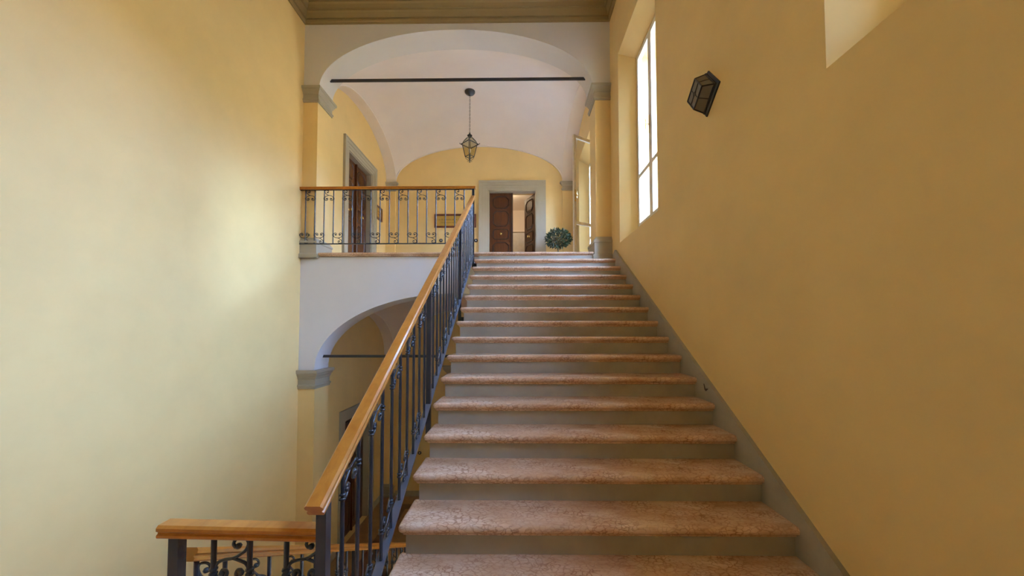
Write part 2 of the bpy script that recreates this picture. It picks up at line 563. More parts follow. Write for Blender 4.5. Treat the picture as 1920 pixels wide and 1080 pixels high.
# baseboards
def board(name, lab, x0, x1, y0, y1, z):
    struct(MB().box(x0, x1, y0, y1, z, z + 0.14).build(name, M['grey']), lab)
for z, sfx in ((ZU, 'upper'), (ZL, 'lower')):
    for i, (y0, y1) in enumerate(((YB + 0.06, LDOOR[0] - 0.23), (LDOOR[1] + 0.23, VY1 - 0.06))):
        board('baseboard_left_' + sfx, 'grey skirting along the left wall of the %s hall' % sfx, XL, XL + 0.02, y0, y1, z)
board('baseboard_back_upper', 'grey skirting left of the hall door', VX0 + 0.06, BDOOR[0] - 0.27, YBACK - 0.02, YBACK, ZU)
board('baseboard_back_upper', 'grey skirting right of the hall door', BDOOR[1] + 0.26, VX1 - 0.06, YBACK - 0.02, YBACK, ZU)
board('baseboard_back_lower', 'grey skirting at the back of the lower hall', VX0 + 0.06, PORTAL[0] - 0.28, YBACK - 0.02, YBACK, ZL)

# cornice round the stairwell
prof = [(0.0, 6.615), (0.018, 6.615), (0.018, 6.64), (0.026, 6.655), (0.026, 6.685), (0.012, 6.688), (0.012, 6.698), (0.04, 6.70), (0.048, 6.73), (0.062, 6.77), (0.075, 6.79),
        (0.075, 6.80), (0.10, 6.802), (0.105, 6.83), (0.115, 6.86), (0.14, 6.88), (0.14, 6.895), (0.20, 6.90), (0.20, 6.95), (0.215, 6.97), (0.24, 7.02), (0.27, 7.06), (0.27, 7.10), (0.30, 7.11), (0.30, 7.20)]
cn = MB().moulding(prof, lambda p: [(XL + p, YREAR + p), (XL + p, YA - p), (XR - p, YA - p), (XR - p, YREAR + p), (XL + p, YREAR + p)]).build('trim_1', M['olive'])
struct(cn, 'olive brown moulded cornice at the top of the stairwell')

# tie rods across the arches
def tie_rod(z, label):
    y = 6.11
    xs = [ACX - ACA * math.sqrt(1 - ((z - s) / r) ** 2) for s, r in ((UP_SPR, UP_RISE),)] if z > 3 else [ACX - ACA * math.sqrt(1 - ((z - LO_SPR) / LO_RISE) ** 2)]
    xa = xs[0]
    xb = 2 * ACX - xa
    o = MB().box(xa - 0.06, xb + 0.06, y - 0.012, y + 0.012, z - 0.022, z + 0.022).build('tie_rod', M['rod'])
    return tag(o, label, 'tie rod', 'iron tie rods of the arches')
tie_rod(5.81, 'black iron tie rod spanning the upper white arch')
tr2 = tie_rod(1.12, 'black iron tie rod across the lower arch behind the railing')

# ------------------------------------------------------------------ stairs
XTL, XTR = -0.646, 1.512
stairs = thing('staircase', 'broad flight of pink marble treads with grey risers climbing to the hall', 'staircase', (0.43, 1.47, 0))

def tread_mesh(x0, x1, depth, left_return=True):
    """top at z=0, nosing front at y=0; rounded nosing on front and on the free left end."""
    R0 = 0.03
    lay = [(0.024, 0.0), (0.012, -0.003), (0.004, -0.010), (0.0, -0.022), (0.003, -0.034), (0.011, -0.043), (0.022, -0.047), (0.024, -0.047), (0.026, -0.058), (0.032, -0.062)]
    rr = []
    for d, z in lay:
        ring = [(x1, depth, z), (x0 + d, depth, z)]
        r = max(R0 - d, 0.004)
        cx, cy = x0 + max(R0, d + 0.004), max(R0, d + 0.004)
        for k in range(6):
            q = math.pi + k / 5 * math.pi / 2
            ring.append((cx + r * math.cos(q), cy + r * math.sin(q), z))
        ring.append((x1, d, z))
        rr.append(ring)
    mb = MB()
    mb.rings(rr)
    return mb

first = None
for n in range(-2, 14):
    y, z = Y0 + n * GO, 0.495 + n * RISE
    if first is None:
        first = tread_mesh(XTL, XTR, GO + 0.045).build('tread', M['marble'], stairs, smooth=True, loc=(0, y, z), angle=50)
        rz = MB().box(XTL + 0.04, XTR, 0.035, 0.055, -RISE, -0.06)
        rfirst = rz.build('riser', M['riser'], stairs, loc=(0, y, z))
    else:
        link('tread', first.data, stairs, (0, y, z))
        link('riser', rfirst.data, stairs, (0, y, z))
# last riser under the landing nosing
link('riser', rfirst.data, stairs, (0, Y0 + 14 * GO - 0.006, ZU))
# landing nosing: one long marble edge, from the left pier to the right one
ln = tread_mesh(-3.205, 1.235, 0.10).build('landing_nosing', M['marble'], fu, smooth=True, loc=(0, Y0 + 14 * GO, ZU), angle=50)
# body of the flight
poly = []
for n in range(-2, 15):
    y, z = Y0 + n * GO + 0.05, 0.495 + n * RISE - 0.055
    poly += [(y, z - RISE + 0.0), (y, z)]
poly = poly + [(YA - 0.002, 2.70), (YA - 0.002, 2.45), (1.52, -0.2), (1.52, -0.05)]
MB().prism(poly, 'x', XTL + 0.045, XTR).build('stair_body', M['riser'], stairs)
# skirting along the right wall
sk = []
zt = lambda y: 0.421 + 0.6085 * (y - 1.751)
poly = [(1.05, 0.0), (1.05, 0.14), (1.30, 0.14), (5.63, zt(5.63)), (5.74, 2.72), (5.74, 2.4), (1.6, 0.0)]
o = MB().prism(poly, 'x', XTR - 0.002, XR).build('trim_2', M['riser'])
struct(o, 'grey painted skirting rising along the stairs on the right wall')
chip = MB()
chip.prism([(2.93, 1.09), (2.965, 1.065), (2.985, 1.075), (3.0, 1.12), (2.992, 1.12), (2.975, 1.085)], 'x', XTR - 0.0045, XTR).build('chip', M['door_line'], o)

# lower flight (out of the frame, down the left side of the well)
LGO = 0.2736
low = thing('staircase', 'lower flight of marble treads going down along the left wall', 'staircase', (-2.38, 3.7, ZL))
lt = None
LX0, LX1 = XL + 0.006, -1.32
for k in range(1, 17):
    y, z = 1.46 + k * LGO, -k * RISE
    if lt is None:
        lay = [(0.02, 0), (0.006, -0.005), (0, -0.02), (0.006, -0.036), (0.022, -0.045)]
        mb = MB().rings([[(LX0, -LGO - 0.04, zz), (LX1, -LGO - 0.04, zz), (LX1, -dd, zz), (LX0, -dd, zz)] for dd, zz in lay])
        lt = mb.build('tread', M['marble'], low, loc=(0, y, z))
        lr = MB().box(LX0, LX1 - 0.04, -0.055, -0.035, -RISE, -0.045).build('riser', M['riser'], low, loc=(0, y, z))
    else:
        link('tread', lt.data, low, (0, y, z))
        link('riser', lr.data, low, (0, y, z))
poly = [(1.40, -0.23)]
for k in range(1, 17):
    y, z = 1.46 + (k - 1) * LGO - 0.06, -k * RISE - 0.046
    poly += [(y, z), (y + LGO, z)]
poly += [(1.46 + 16 * LGO - 0.06, ZL), (1.46 + 16 * LGO - 0.5, ZL), (1.40, -0.5)]
MB().prism(poly, 'x', LX0, LX1 - 0.05).build('stair_body', M['riser'], low)

# ------------------------------------------------------------------ wrought iron railings
RAILP = [(-0.026, 0.0), (-0.030, 0.004), (-0.030, 0.012), (-0.024, 0.016), (-0.024, 0.021), (-0.032, 0.027), (-0.032, 0.038), (-0.024, 0.046),
         (0.024, 0.046), (0.032, 0.038), (0.032, 0.027), (0.024, 0.021), (0.024, 0.016), (0.030, 0.012), (0.030, 0.004), (0.026, 0.0)]

def catmull(pts, n=5):
    out = []
    P = [Vector(p) for p in pts]
    P = [2 * P[0] - P[1]] + P + [2 * P[-1] - P[-2]]
    for i in range(1, len(P) - 2):
        for k in range(n):
            t = k / n
            a, b, c, d = P[i - 1], P[i], P[i + 1], P[i + 2]
            out.append(0.5 * ((2 * b) + (c - a) * t + (2 * a - 5 * b + 4 * c - d) * t * t + (3 * b - a - 3 * c + d) * t ** 3))
    out.append(P[-2])
    return out

CURVES = [
    [(.30, .24), (.40, .26), (.46, .17), (.40, .06), (.25, .02), (.10, .05), (.05, .16), (.12, .33), (.28, .46), (.46, .56), (.70, .60), (.88, .68), (.96, .84), (.94, 1.0), (.84, 1.10), (.70, 1.09), (.62, .98), (.66, .88), (.76, .88), (.78, .96)],
    [(.46, .56), (.28, .62), (.11, .70), (.04, .84), (.06, 1.0), (.17, 1.11), (.31, 1.08), (.38, .97), (.33, .87), (.24, .87), (.22, .96)],
]
DOTS = [(.32, .23), (.76, .95), (.24, .95)]

def scroll_mesh(name, sp, axis, slope, flip, mirror=False, rad=0.0052):
    """scroll between two bars: local origin = left bar at the rail underside (or at the bottom bar when flipped)."""
    mb = MB()
    def put(s, t):
        if flip:
            s, t = 1 - s, -t
        if mirror:
            s = 1 - s
        a = s * sp
        z = -t * sp * 1.0 + slope * a
        return (a, 0, z) if axis == 'x' else (0, a, z)
    for c in CURVES:
        mb.tube([put(*p) for p in catmull([(x, y, 0) for x, y in c], 4) for p in [(p.x, p.y)]], rad, 6)
    for s, t in DOTS:
        c = put(s, t)
        mb.lathe([(0.001, -0.011), (0.008, -0.008), (0.0115, 0), (0.008, 0.008), (0.001, 0.011)], c, 8)
    for s in (0.0, 1.0):
        for dt in (0.85, 0.97):
            c = put(s, dt)
            mb.lathe([(0.0105, -0.006), (0.0145, -0.003), (0.0145, 0.003), (0.0105, 0.006)], c, 8)
    me = bpy.data.meshes.new(name)
    me.from_pydata(mb.v, [], mb.f)
    me.materials.append(M['iron'])
    me.polygons.foreach_set('use_smooth', [True] * len(me.polygons))
    return me

def bar_mesh(name, h, r=0.0092, n=8):
    mb = MB().lathe([(r, 0), (r, h)], (0, 0, 0), n)
    me = bpy.data.meshes.new(name)
    me.from_pydata(mb.v, [], mb.f)
    me.materials.append(M['iron'])
    me.polygons.foreach_set('use_smooth', [True] * len(me.polygons))
    me.set_sharp_from_angle(angle=math.radians(50))
    return me

# --- stair railing
RX = -0.69
railtop = lambda y: 0.969 + SLOPE * (y - 1.281)
railbot = lambda y: railtop(y) - 0.046 / math.cos(math.atan(SLOPE))
bar_z = lambda y: 0.495 + SLOPE * (y - Y0) - 0.045
POSTS = [1.333, 2.906, 4.479, 5.850]
sr = thing('stair_railing', 'black wrought iron railing with honey wood handrail climbing beside the marble steps', 'railing', (RX, 1.333, 0))
MB().sweep(RAILP, (RX, 1.283, railbot(1.283)), (RX, 5.872, railbot(5.872))).build('handrail', M['rail'], sr, smooth=True, angle=25)
tb = 0.014
MB().sweep([(-0.021, -tb), (0.021, -tb), (0.021, 0), (-0.021, 0)], (RX, 1.35, bar_z(1.35)), (RX, 5.84, bar_z(5.84))).build('bottom_bar', M['iron_sheen'], sr)
MB().sweep([(-0.010, 0.0), (0.010, 0.0), (0.010, 0.008), (-0.010, 0.008)], (RX, 1.34, railbot(1.34) - 0.008), (RX, 5.85, railbot(5.85) - 0.008)).build('top_bar', M['iron'], sr)
PW = 0.018
for k, y in enumerate(POSTS):
    zb = (0.0, bar_z(y) - 0.30, bar_z(y) - 0.30, bar_z(y) - 0.22)[k]
    ztop_ = railbot(y) + 0.01 if k < 3 else 3.825
    MB().box(RX - PW, RX + PW, y - PW, y + PW, zb, ztop_).build('newel_post', M['iron'], sr)
    if k:
        MB().box(RX + PW - 0.002, XTL + 0.048, y - 0.022, y + 0.022, zb + 0.015, zb + 0.075).build('wall_bracket', M['iron'], sr)
NB = [10, 10, 9]
sp0 = (POSTS[1] - POSTS[0]) / 11
hbar = railbot(2) - bar_z(2)
bm_stair = bar_mesh('baluster', hbar)
sc_top = scroll_mesh('scroll', sp0, 'y', SLOPE, False)
sc_bot = scroll_mesh('scroll', sp0, 'y', SLOPE, True)
for k in range(3):
    sp = (POSTS[k + 1] - POSTS[k]) / (NB[k] + 1)
    ys = [POSTS[k] + sp * (i + 1) for i in range(NB[k])]
    for i, y in enumerate(ys):
        link('baluster', bm_stair, sr, (RX, y, bar_z(y)))
        nxt = ys[i + 1] if i + 1 < len(ys) else None
        if nxt and i % 2 == 0:
            o = link('scroll', sc_top, sr, (RX, y, railbot(y) - 0.01))
        elif nxt:
            o = link('scroll', sc_bot, sr, (RX, y, bar_z(y) + 0.012))

# --- upper landing guard
GY = 5.862
lg = thing('landing_railing', 'wrought iron guard with scrolls along the edge of the upper landing', 'railing', (-2.1, GY, ZU))
MB().sweep(RAILP, (XL, GY, 3.828), (-0.655, GY, 3.828)).build('handrail', M['rail'], lg, smooth=True, angle=25)
MB().box(XL, RX, GY - 0.011, GY + 0.011, 2.936, 2.952).build('bottom_bar', M['iron'], lg)
MB().box(XL, RX, GY - 0.010, GY + 0.010, 3.818, 3.828).build('top_bar', M['iron'], lg)
gb = bar_mesh('baluster', 3.82 - 2.95)
GS = 0.1513
gt = scroll_mesh('scroll', GS, 'x', 0, False)
gbm = scroll_mesh('scroll', GS, 'x', 0, True)
gx = [-3.411 + GS * k for k in range(18)]
for i, x in enumerate(gx):
    link('baluster', gb, lg, (x, GY, 2.95))
    if i + 1 < len(gx):
        if i % 2 == 0:
            link('scroll', gt, lg, (x, GY, 3.822))
        else:
            link('scroll', gbm, lg, (x, GY, 2.954))
link('scroll', gbm, lg, (gx[0] - GS + 0.06, GY, 2.954))

# --- guard across the well at the half landing
WY = 1.36
wg = thing('well_railing', 'short wrought iron guard with wood rail closing the stairwell at lower left', 'railing', (-0.97, WY, 0))
MB().sweep(RAILP, (-1.292, WY, 0.805), (-0.712, WY, 0.795)).build('handrail', M['rail'], wg, smooth=True, angle=25)
MB().box(-1.25, -0.71, WY - 0.015, WY + 0.015, 0.09, 0.105).build('bottom_bar', M['iron'], wg)
MB().box(-1.24 - PW, -1.24 + PW, WY - PW, WY + PW, -0.2, 0.806).build('newel_post', M['iron'], wg)
wx = [-1.24, -1.105, -0.972, -0.838, -0.705]
wb_ = bar_mesh('baluster', 0.80 - 0.10)
wt = scroll_mesh('scroll', 0.134, 'x', 0, False, True, 0.006)
wbt = scroll_mesh('scroll', 0.134, 'x', 0, True, True, 0.006)
for i, x in enumerate(wx[:-1]):
    if i:
        link('baluster', wb_, wg, (x, WY, 0.10))
    if i % 2 == 1:
        link('scroll', wt, wg, (x, WY, 0.797))
    else:
        link('scroll', wbt, wg, (x, WY, 0.108))

# --- railing of the lower flight
LS = 0.558
LRX = -1.245
lrt = lambda y: 0.715 - LS * (y - 1.438)
lrb = lambda y: lrt(y) - 0.046 / math.cos(math.atan(LS))
lbz = lambda y: lrb(y) - 0.80
lr_ = thing('stair_railing', 'wrought iron railing descending with the lower flight, seen below the well guard', 'railing', (LRX, 1.4, -0.2))
MB().sweep(RAILP, (LRX, 1.40, lrb(1.40)), (LRX, 5.95, lrb(5.95))).build('handrail', M['rail'], lr_, smooth=True, angle=25)
MB().sweep([(-0.021, -tb), (0.021, -tb), (0.021, 0), (-0.021, 0)], (LRX, 1.40, lbz(1.40)), (LRX, 5.93, lbz(5.93))).build('bottom_bar', M['iron'], lr_)
lsp = 0.1437
lb = bar_mesh('baluster', 0.80)
lst = scroll_mesh('scroll', lsp, 'y', -LS, False)
lsb = scroll_mesh('scroll', lsp, 'y', -LS, True)
ly = [1.45 + lsp * k for k in range(31)]
for i, y in enumerate(ly):
    if i % 11 == 10:
        MB().box(LRX - PW, LRX + PW, y - PW, y + PW, lbz(y) - 0.25, lrb(y) + 0.01).build('newel_post', M['iron'], lr_)
    else:
        link('baluster', lb, lr_, (LRX, y, lbz(y)))
    if i + 1 < len(ly) and i % 11 != 10 and (i + 1) % 11 != 10:
        if i % 2 == 0:
            link('scroll', lst, lr_, (LRX, y, lrb(y) - 0.006))
        else:
            link('scroll', lsb, lr_, (LRX, y, lbz(y) + 0.01))
MB().box(LRX - PW, LRX + PW, 5.92 - PW, 5.92 + PW, ZL, lrb(5.92) + 0.01).build('newel_post', M['iron'], lr_)

# ------------------------------------------------------------------ doors
def octo(x0, x1, z0, z1, c):
    """panel outline with cut corners."""
    return [(x0 + c, z0), (x1 - c, z0), (x1, z0 + c), (x1, z1 - c), (x1 - c, z1), (x0 + c, z1), (x0, z1 - c), (x0, z0 + c)]

def leaf_at(owner, origin, dirv, nrm, w, h, knob=True, t=0.045):
    """door leaf from origin along dirv (unit, horizontal), front face looking along nrm."""
    o3, d3, n3 = Vector(origin), Vector(dirv), Vector(nrm)
    def pt(a, z, d):
        return o3 + d3 * a + n3 * d + Vector((0, 0, z))
    def slab(poly, d0, d1):
        return MB().rings([[pt(a, z, d0) for a, z in poly], [pt(a, z, d1) for a, z in poly]])
    lf = slab([(0, 0), (w, 0), (w, h), (0, h)], -t, 0).build('leaf', M['door'], owner)
    m = 0.085
    zs = [(0.10, 1.14), (1.20, 1.50), (1.56, 2.00), (2.05, h - 0.08)]
    for i, (z0, z1) in enumerate(zs):
        for s, dp, nm in ((0.0, 0.010, 'panel_moulding'), ):
            out = octo(m, w - m, z0, z1, 0.085 if i != 1 else 0.05)
            inn = octo(m + 0.03, w - m - 0.03, z0 + 0.03, z1 - 0.03, 0.07 if i != 1 else 0.035)
            mb = MB()
            k = len(out)
            mb.v += [tuple(pt(a, z, 0)) for a, z in out] + [tuple(pt((a + b) / 2, (z + y) / 2, 0.016)) for (a, z), (b, y) in zip(out, inn)] + [tuple(pt(a, z, 0.0)) for a, z in inn]
            for q in range(k):
                r = (q + 1) % k
                mb.f += [(q, r, k + r, k + q), (k + q, k + r, 2 * k + r, 2 * k + q)]
            mb.build('panel_moulding', M['door_line'], lf)
        out = octo(m + 0.055, w - m - 0.055, z0 + 0.055, z1 - 0.055, 0.06 if i != 1 else 0.03)
        slab(out, 0, 0.007).build('panel', M['door'], lf)
    if knob:
        kb = MB()
        c = pt(w / 2, 1.355, 0)
        prof = [(0.034, 0.0), (0.034, 0.008), (0.014, 0.012), (0.014, 0.03), (0.03, 0.04), (0.034, 0.052), (0.025, 0.066), (0.002, 0.07)]
        rr = []
        sd = d3
        for r, hh in prof:
            rr.append([c + n3 * hh + (sd * math.cos(q) + Vector((0, 0, 1)) * math.sin(q)) * r for q in [2 * math.pi * j / 14 for j in range(14)]])
        kb.rings(rr).build('knob', M['brass'], lf, smooth=True)
    return lf

def surround(owner, a0, a1, z0, z1, plane, axis, sgn, w=0.262, d=0.05):
    """moulded architrave: nested bands, proud of the wall on side sgn."""
    bands = [(0.0, w, 0.022), (0.05, w - 0.035, 0.03), (0.10, w - 0.075, 0.018), (w - 0.05, w, d)]
    segs = [(0.0, 0.055, 0.020), (0.055, 0.125, 0.030), (0.125, 0.20, 0.040), (0.20, w, d)]
    for (i0, i1, dp) in segs:
        for part in ('L', 'R', 'T'):
            mb = MB()
            if part == 'L':
                r = (a0 - i1, a0 - i0, z0, z1 + i1)
            elif part == 'R':
                r = (a1 + i0, a1 + i1, z0, z1 + i1)
            else:
                r = (a0 - i0, a1 + i0, z1 + i0, z1 + i1)
            t0, t1 = sorted((plane, plane + sgn * dp))
            if axis == 'x':
                mb.box(t0, t1, r[0], r[1], r[2], r[3])
            else:
                mb.box(r[0], r[1], t0, t1, r[2], r[3])
            mb.build('architrave_band', M['grey'], owner)

# left doors, one per floor
for dz, nm, lab in ((0, 'door_1', 'closed dark walnut double door with grey surround in the left wall of the upper hall'),
                    (DZ, 'door_2', 'dark walnut double door with grey surround in the left wall of the lower hall')):
    d = struct(link(nm, None, None, (XL, 8.145, ZU + dz)), lab)
    y0, y1 = LDOOR
    surround(d, y0, y1, ZU + dz, DTOP + dz, XL, 'x', 1, 0.225)
    # jamb lining
    for (a, b, c, e) in ((y0, y0 + 0.02, ZU + dz, DTOP + dz), (y1 - 0.02, y1, ZU + dz, DTOP + dz), (y0, y1, DTOP + dz - 0.02, DTOP + dz)):
        MB().box(XL - 0.14, XL, a, b, c, e).build('jamb_lining', M['grey'], d)
    w = (y1 - y0 - 0.05) / 2
    leaf_at(d, (XL - 0.12, y0 + 0.022, ZU + dz + 0.005), (0, 1, 0), (1, 0, 0), w, DTOP - ZU - 0.03)
    l2 = leaf_at(d, (XL - 0.12, y0 + 0.026 + w, ZU + dz + 0.005), (0, 1, 0), (1, 0, 0), w, DTOP - ZU - 0.03)
    MB().box(XL - 0.12, XL - 0.085, y0 + 0.024 + w - 0.02, y0 + 0.024 + w + 0.02, ZU + dz, DTOP + dz - 0.03).build('meeting_strip', M['door'], d)
    MB().box(XL - 0.12, XL - 0.108, y0 + 0.075 + w, y0 + 0.10 + w, ZU + dz + 1.22, ZU + dz + 1.36).build('lock_plate', M['brass'], d)
    MB().box(XL - 0.45, XL - 0.40, y0, y1, ZU + dz, DTOP + dz).build('dark_backing', M['door'], d)

# back door
bd = struct(link('door_3', None, None, (-0.10, YBACK, ZU)), 'dark walnut double door with grey surround, right leaf standing open')
surround(bd, BDOOR[0], BDOOR[1], ZU, DTOP, YBACK, 'y', -1, 0.26)
for (a, b, c, e) in ((BDOOR[0], BDOOR[0] + 0.02, ZU, DTOP), (BDOOR[1] - 0.02, BDOOR[1], ZU, DTOP), (BDOOR[0], BDOOR[1], DTOP - 0.02, DTOP)):
    MB().box(a, b, YBACK, YBACK + 0.2, c, e).build('jamb_lining', M['grey'], bd)
W2 = (BDOOR[1] - BDOOR[0] - 0.05) / 2
leaf_at(bd, (BDOOR[0] + 0.022, YBACK + 0.14, ZU + 0.005), (1, 0, 0), (0, -1, 0), W2, DTOP - ZU - 0.03)
MB().box(BDOOR[0] + 0.022 + W2 - 0.03, BDOOR[0] + 0.022 + W2 + 0.02, YBACK + 0.115, YBACK + 0.14, ZU, DTOP - 0.03).build('meeting_strip', M['door_line'], bd)
ang = math.radians(116)
dv = Vector((math.cos(ang), math.sin(ang), 0))
leaf_at(bd, (BDOOR[1] - 0.025, YBACK + 0.16, ZU + 0.005), dv, (-dv.y, dv.x, 0), W2, DTOP - ZU - 0.03)

# lower portal on the back wall (only its cornice corner shows beside the treads)
pt_ = struct(link('door_4', None, None, (-0.7, YBACK, ZL)), 'grey stone portal with cornice at the back of the lower hall')
surround(pt_, PORTAL[0], PORTAL[1], ZL, -0.05, YBACK, 'y', -1, 0.2, 0.06)
MB().box(PORTAL[0] - 0.2, PORTAL[1] + 0.2, YBACK - 0.04, YBACK, 0.15, 0.34).build('frieze', M['grey'], pt_)
MB().moulding([(0.0, 0.34), (0.02, 0.36), (0.02, 0.42), (0.07, 0.48), (0.10, 0.52), (0.10, 0.58), (0.12, 0.59), (0.12, 0.62), (-0.04, 0.62)],
              lambda p: [(PORTAL[0] - 0.2 - p, YBACK), (PORTAL[0] - 0.2 - p, YBACK - 0.04 - p), (PORTAL[1] + 0.2 + p, YBACK - 0.04 - p), (PORTAL[1] + 0.2 + p, YBACK)]).build('portal_cornice', M['grey'], pt_)
MB().box(PORTAL[0], PORTAL[1], YBACK - 0.02, YBACK, ZL, -0.05).build('leaf', M['door'], pt_)

# ------------------------------------------------------------------ the room behind the back door
RX0, RX1, RY0, RY1, RZ1 = -1.6, 2.2, YBACK + 0.35, 13.4, 5.95
struct(MB().box(RX0, RX1, RY0, RY1, ZU - 0.1, ZU).build('floor_office', M['floor']), 'floor of the room behind the open door')
struct(MB().box(RX0, RX1, RY0, RY1, RZ1, RZ1 + 0.1).build('ceiling_office', M['room']), 'pale ceiling of the room behind the open door')
struct(MB().box(RX0 - 0.1, RX0, RY0, RY1, ZU, RZ1).build('wall_office_left', M['room']), 'pale side wall of the room behind the door')
struct(MB().box(RX1, RX1 + 0.1, RY0, RY1, ZU, RZ1).build('wall_office_right', M['room']), 'pale far side wall of the room behind the door')
struct(MB().box(RX0, RX1, RY1, RY1 + 0.1, ZU, RZ1).build('wall_office_back', M['room']), 'pale end wall of the room behind the door')
cb = thing('cupboard', 'tall grey cupboard in the room seen through the open hall door', 'cupboard', (0.2, 12.9, ZU))
MB().box(-0.9, 1.3, 12.55, RY1 - 0.02, ZU, 4.92).build('body', M['cabinet'], cb)
for i in range(4):
    dd = MB().box(-0.88 + i * 0.545, -0.88 + i * 0.545 + 0.53, 12.53, 12.55, ZU + 0.08, 4.88).build('cupboard_door', M['cabinet'], cb)
MB().box(-0.92, 1.32, 12.51, RY1 - 0.02, 4.92, 4.96).build('cupboard_top', M['room'], cb)
cl = thing('ceiling_lamp', 'round white ceiling lamp in the room behind the open door', 'lamp', (-0.4, 11.5, RZ1 - 0.1))
MB().lathe([(0.16, 0.1), (0.17, 0.06), (0.14, 0.0), (0.02, -0.02)], (-0.4, 11.5, RZ1 - 0.1), 20).build('shade', M['lit'], cl, smooth=True)
pl = bpy.data.lights.new('ceiling_lamp_bulb', 'POINT')
pl.energy = 38
pl.color = (1.0, 0.78, 0.5)
pl.shadow_soft_size = 0.12
po = bpy.data.objects.new('ceiling_lamp_bulb', pl)
C.objects.link(po)
po.location = (-0.4, 11.5, RZ1 - 0.26)

# ------------------------------------------------------------------ windows
FX0, FX1 = XF + 0.005, XF + 0.055
def casement(owner, p0, dirv, nrm, w, z0, z1, zt_, hinge_side, handle):
    """one glazed leaf: stiles, rails, panes, as a part with sub-parts."""
    o3, d3, n3 = Vector(p0), Vector(dirv), Vector(nrm)
    st = 0.055
    def blk(mb, a0, a1, za, zb, d0, d1):
        poly = [(a0, za), (a1, za), (a1, zb), (a0, zb)]
        mb.rings([[o3 + d3 * a + n3 * d + Vector((0, 0, z)) for a, z in poly] for d in (d0, d1)])
    mb = MB()
    blk(mb, 0, st, z0, z1, 0, 0.045)
    blk(mb, w - st, w, z0, z1, 0, 0.045)
    blk(mb, st, w - st, z0, z0 + 0.075, 0, 0.045)
    blk(mb, st, w - st, z1 - st, z1, 0, 0.045)
    blk(mb, st, w - st, zt_ - 0.028, zt_ + 0.028, 0, 0.045)
    lf = mb.build('casement', M['winwood'], owner)
    for za, zb in ((z0 + 0.075, zt_ - 0.028), (zt_ + 0.028, z1 - st)):
        g = MB()
        poly = [(st - 0.004, za - 0.004), (w - st + 0.004, za - 0.004), (w - st + 0.004, zb + 0.004), (st - 0.004, zb + 0.004)]
        g.rings([[o3 + d3 * a + n3 * d + Vector((0, 0, z)) for a, z in poly] for d in (0.020, 0.024)])
        g.build('pane', M['glass'], lf)
    if handle is not None:
        h = MB()
        blk(h, handle - 0.012, handle + 0.012, 4.12, 4.36, -0.006, 0.0)
        blk(h, handle - 0.006, handle + 0.006, 4.235, 4.245, -0.05, -0.006)
        c = o3 + d3 * handle + n3 * (-0.05) + Vector((0, 0, 0))
        h.tube([c + Vector((0, 0, 4.17)), c + Vector((0, 0, 4.21)) + n3 * 0.008, c + Vector((0, 0, 4.24)), c + Vector((0, 0, 4.27)) + n3 * 0.008, c + Vector((0, 0, 4.31))], 0.008, 6)
        h.build('handle', M['brass'], lf)
    return lf

labs = ['tall white casement window in the right wall beside the upper steps',
        'second stair window at the top right edge, only its reveal showing',
        'hall window in the right wall with a casement swung open',
        'unseen window added below the flight to light the lower storey']
labs.append('unseen window added below the half landing to light the lower storey')
for i, (a, b, dw) in enumerate(WIN):
    a, b = a + SPL, b - SPL
    Z0, Z1, ZTR = OZ0 + dw, OZ1 + dw, 3.72 + dw
    w = struct(link('window_%d' % (i + 1), None, None, (FX0, (a + b) / 2, Z0)), labs[i])
    for (y0, y1, z0, z1) in ((a, a + 0.03, Z0, Z1), (b - 0.03, b, Z0, Z1), (a + 0.03, b - 0.03, Z0, Z0 + 0.03), (a + 0.03, b - 0.03, Z1 - 0.03, Z1)):
        MB().box(FX0 + 0.01, FX1 + 0.03, y0, y1, z0, z1).build('window_frame', M['winwood'], w)
    MB().box(XF + 0.085, XR + WALL_T + 0.03, a + 0.001, b - 0.001, Z0, Z0 + 0.012).build('window_sill', M['marble'], w)
    lw = (b - a - 0.06) / 2
    z0, z1 = Z0 + 0.03, Z1 - 0.03
    if i != 2:
        casement(w, (FX0, a + 0.03, 0), (0, 1, 0), (1, 0, 0), lw - 0.002, z0, z1, ZTR, 0, None)
        casement(w, (FX0, a + 0.03 + lw, 0), (0, 1, 0), (1, 0, 0), lw, z0, z1, ZTR, 1, 0.03 if dw == 0 else None)
    else:
        casement(w, (FX0, a + 0.03 + lw, 0), (0, 1, 0), (1, 0, 0), lw, z0, z1, ZTR, 1, None)
        hp = Vector((FX0 - 0.01, a - 0.0, 0))
        ep = Vector((1.16, 7.27, 0))
        dv = (ep - hp).normalized()
        casement(w, hp, dv, (dv.y, -dv.x, 0), (ep - hp).length, z0, 5.48, 3.70, 0, (ep - hp).length - 0.03)

